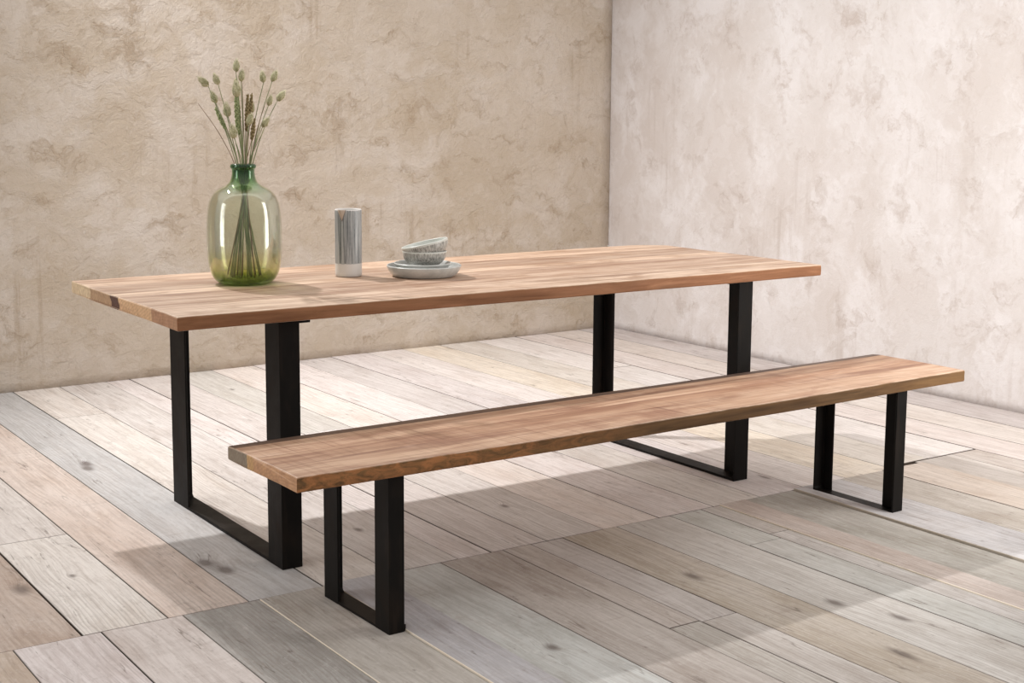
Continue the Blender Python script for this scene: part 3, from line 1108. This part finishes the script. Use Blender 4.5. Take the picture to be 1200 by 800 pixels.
def dish(name, outer_pts, th, mat, n=96):
    out = smooth_profile(outer_pts, 5)
    inn = []
    for i, (r, z) in enumerate(out):
        a = out[max(i - 1, 0)]
        b = out[min(i + 1, len(out) - 1)]
        d = Vector((b[0] - a[0], b[1] - a[1]))
        if d.length < 1e-9:
            continue
        d.normalize()
        nn = Vector((-d.y, d.x))
        inn.append((max(0.0, r + nn.x * th), z + nn.y * th))
    rim = out[-1]
    tip = ((rim[0] + inn[-1][0]) / 2, max(rim[1], inn[-1][1]) + th * 0.35)
    p = out + [tip] + inn[::-1]
    p[0] = (0.0, p[0][1])
    p[-1] = (0.0, p[-1][1])
    bm = bmesh.new()
    add_lathe(bm, p, n)
    bmesh.ops.remove_doubles(bm, verts=bm.verts[:], dist=1e-6)
    return link(name, bm, mat, smooth=True)


z0 = TH + 0.0005
plate = dish('plate', [(0.0, 0.003), (0.06, 0.003), (0.088, 0.002), (0.094, 0.0), (0.102, 0.003), (0.112, 0.013), (0.119, 0.024), (0.1225, 0.034)], 0.0045, MT['plate'])
plate.location = (PX, PY, z0)
tag(plate, 'large pale grey stoneware plate, lowest in the stack, lying on the table', 'plate')
side = dish('plate', [(0.0, 0.003), (0.045, 0.003), (0.062, 0.001), (0.067, 0.0), (0.074, 0.004), (0.084, 0.018), (0.090, 0.028), (0.0935, 0.0325)], 0.004, MT['plate'])
side.location = (PX - 0.004, PY + 0.003, z0 + 0.0080)
tag(side, 'small pale grey stoneware plate nested on the large plate under the bowls', 'plate')
bpro = [(0.0, 0.003), (0.028, 0.003), (0.038, 0.0015), (0.042, 0.0), (0.050, 0.004), (0.062, 0.015), (0.0695, 0.028), (0.0725, 0.040), (0.0735, 0.0465)]
bowl = dish('bowl', bpro, 0.0038, MT['bowl'])
bowl.location = (PX + 0.001, PY - 0.001, z0 + 0.0128 + 0.022)
tag(bowl, 'lower bowl with grey streaked outside, standing level on the small plate', 'bowl', 'streaked bowls')
bpro2 = [(r * 1.06, z * 1.05) for r, z in bpro]
bowl2 = dish('bowl', bpro2, 0.0038, MT['bowl'])
# tilted: its right-hand rim rides up on the lower bowl
axis = Vector((0.557, 0.83, 0)).normalized()
rot = Matrix.Rotation(radians(-13.0), 4, axis)
rimc = Vector((PX + 0.001, PY - 0.001, z0 + 0.1075))
bowl2.matrix_world = Matrix.Translation(rimc) @ rot @ Matrix.Translation((0, 0, -0.0465 * 1.05))
tag(bowl2, 'upper bowl with grey streaked outside, tilted inside the lower bowl', 'bowl', 'streaked bowls')

# --------------------------------------------------------------------------
# light
# --------------------------------------------------------------------------
def aim(o, target):
    d = Vector(target) - o.location
    o.rotation_euler = d.to_track_quat('-Z', 'Y').to_euler()


ld_ = bpy.data.lights.new('key_lamp', 'SPOT')
ld_.energy = 620
ld_.color = (1.0, 0.985, 0.975)
ld_.shadow_soft_size = 0.05
ld_.spot_size = radians(97)
ld_.spot_blend = 1.0
key = bpy.data.objects.new('key_lamp', ld_)
COL.objects.link(key)
key.location = (0.145, 2.58, 3.5)
aim(key, (2.5, 0.75, 0.0))


def window_light(name, loc, target, w, h, power, color):
    l = bpy.data.lights.new(name, 'AREA')
    l.shape = 'RECTANGLE'
    l.size, l.size_y = w, h
    l.energy = power
    l.color = color
    o = bpy.data.objects.new(name, l)
    COL.objects.link(o)
    o.location = loc
    aim(o, target)
    return o


window_light('daylight_window_left', (-3.0, 0.9, 1.45), (0.6, 0.6, 0.9), 0.9, 2.1, 26, (0.96, 0.98, 1.0))
window_light('wall_fill_right', (2.8, -1.4, 1.5), (2.75, 3.0, 1.55), 0.9, 2.1, 45, (1.0, 0.98, 0.95))  # vase-glint source set free in the room, an added fill for the back wall

w = bpy.data.worlds.new('studio')
SC.world = w
w.use_nodes = True
bg = w.node_tree.nodes['Background']
# soft overcast light: bright overhead, dimmer towards the horizon
wt = w.node_tree
tc = wt.nodes.new('ShaderNodeTexCoord')
sx = wt.nodes.new('ShaderNodeSeparateXYZ')
wt.links.new(tc.outputs['Generated'], sx.inputs[0])
mr = wt.nodes.new('ShaderNodeMapRange')
mr.inputs[1].default_value, mr.inputs[2].default_value = -1.0, 1.0
wt.links.new(sx.outputs[2], mr.inputs[0])
rp = wt.nodes.new('ShaderNodeValToRGB')
els = rp.color_ramp.elements
els[0].position, els[0].color = 0.35, (0.26, 0.25, 0.24, 1)
els[1].position, els[1].color = 0.9, (1.0, 0.97, 0.94, 1)
e = els.new(0.5)
e.color = (0.44, 0.425, 0.41, 1)
e = els.new(0.68)
e.color = (0.85, 0.825, 0.80, 1)
wt.links.new(mr.outputs[0], rp.inputs[0])
wt.links.new(rp.outputs[0], bg.inputs[0])
bg.inputs[1].default_value = 0.96

# --------------------------------------------------------------------------
# camera
# --------------------------------------------------------------------------
cam = bpy.data.cameras.new('camera')
cam.sensor_width = 36.0
cam.sensor_fit = 'HORIZONTAL'
f_px, pcx, pcy = 1646.2721, 583.9639, 349.1765
cam.lens = 36.0 * f_px / 1200.0
cam.shift_x = (600 - pcx) / 1200.0
cam.shift_y = -(400 - pcy) / 1200.0
yaw, pitch, roll = -0.5913, -0.1355, 0.0057
cyw, syw = cos(yaw), sin(yaw)
fwd = Vector((-syw * cos(pitch), cyw * cos(pitch), sin(pitch)))
rgt = Vector((cyw, syw, 0))
up = rgt.cross(fwd)
r2 = rgt * cos(roll) + up * sin(roll)
u2 = -rgt * sin(roll) + up * cos(roll)
m = Matrix((r2, u2, -fwd)).transposed().to_4x4()
m.translation = Vector((-1.3293, -3.4889, 1.3114))
co = bpy.data.objects.new('camera', cam)
COL.objects.link(co)
co.matrix_world = m
SC.camera = co

SC.view_settings.view_transform = 'Standard'
SC.view_settings.look = 'None'
SC.view_settings.gamma = 1.0
SC.view_settings.use_curve_mapping = False
SC.view_settings.exposure = 0.0
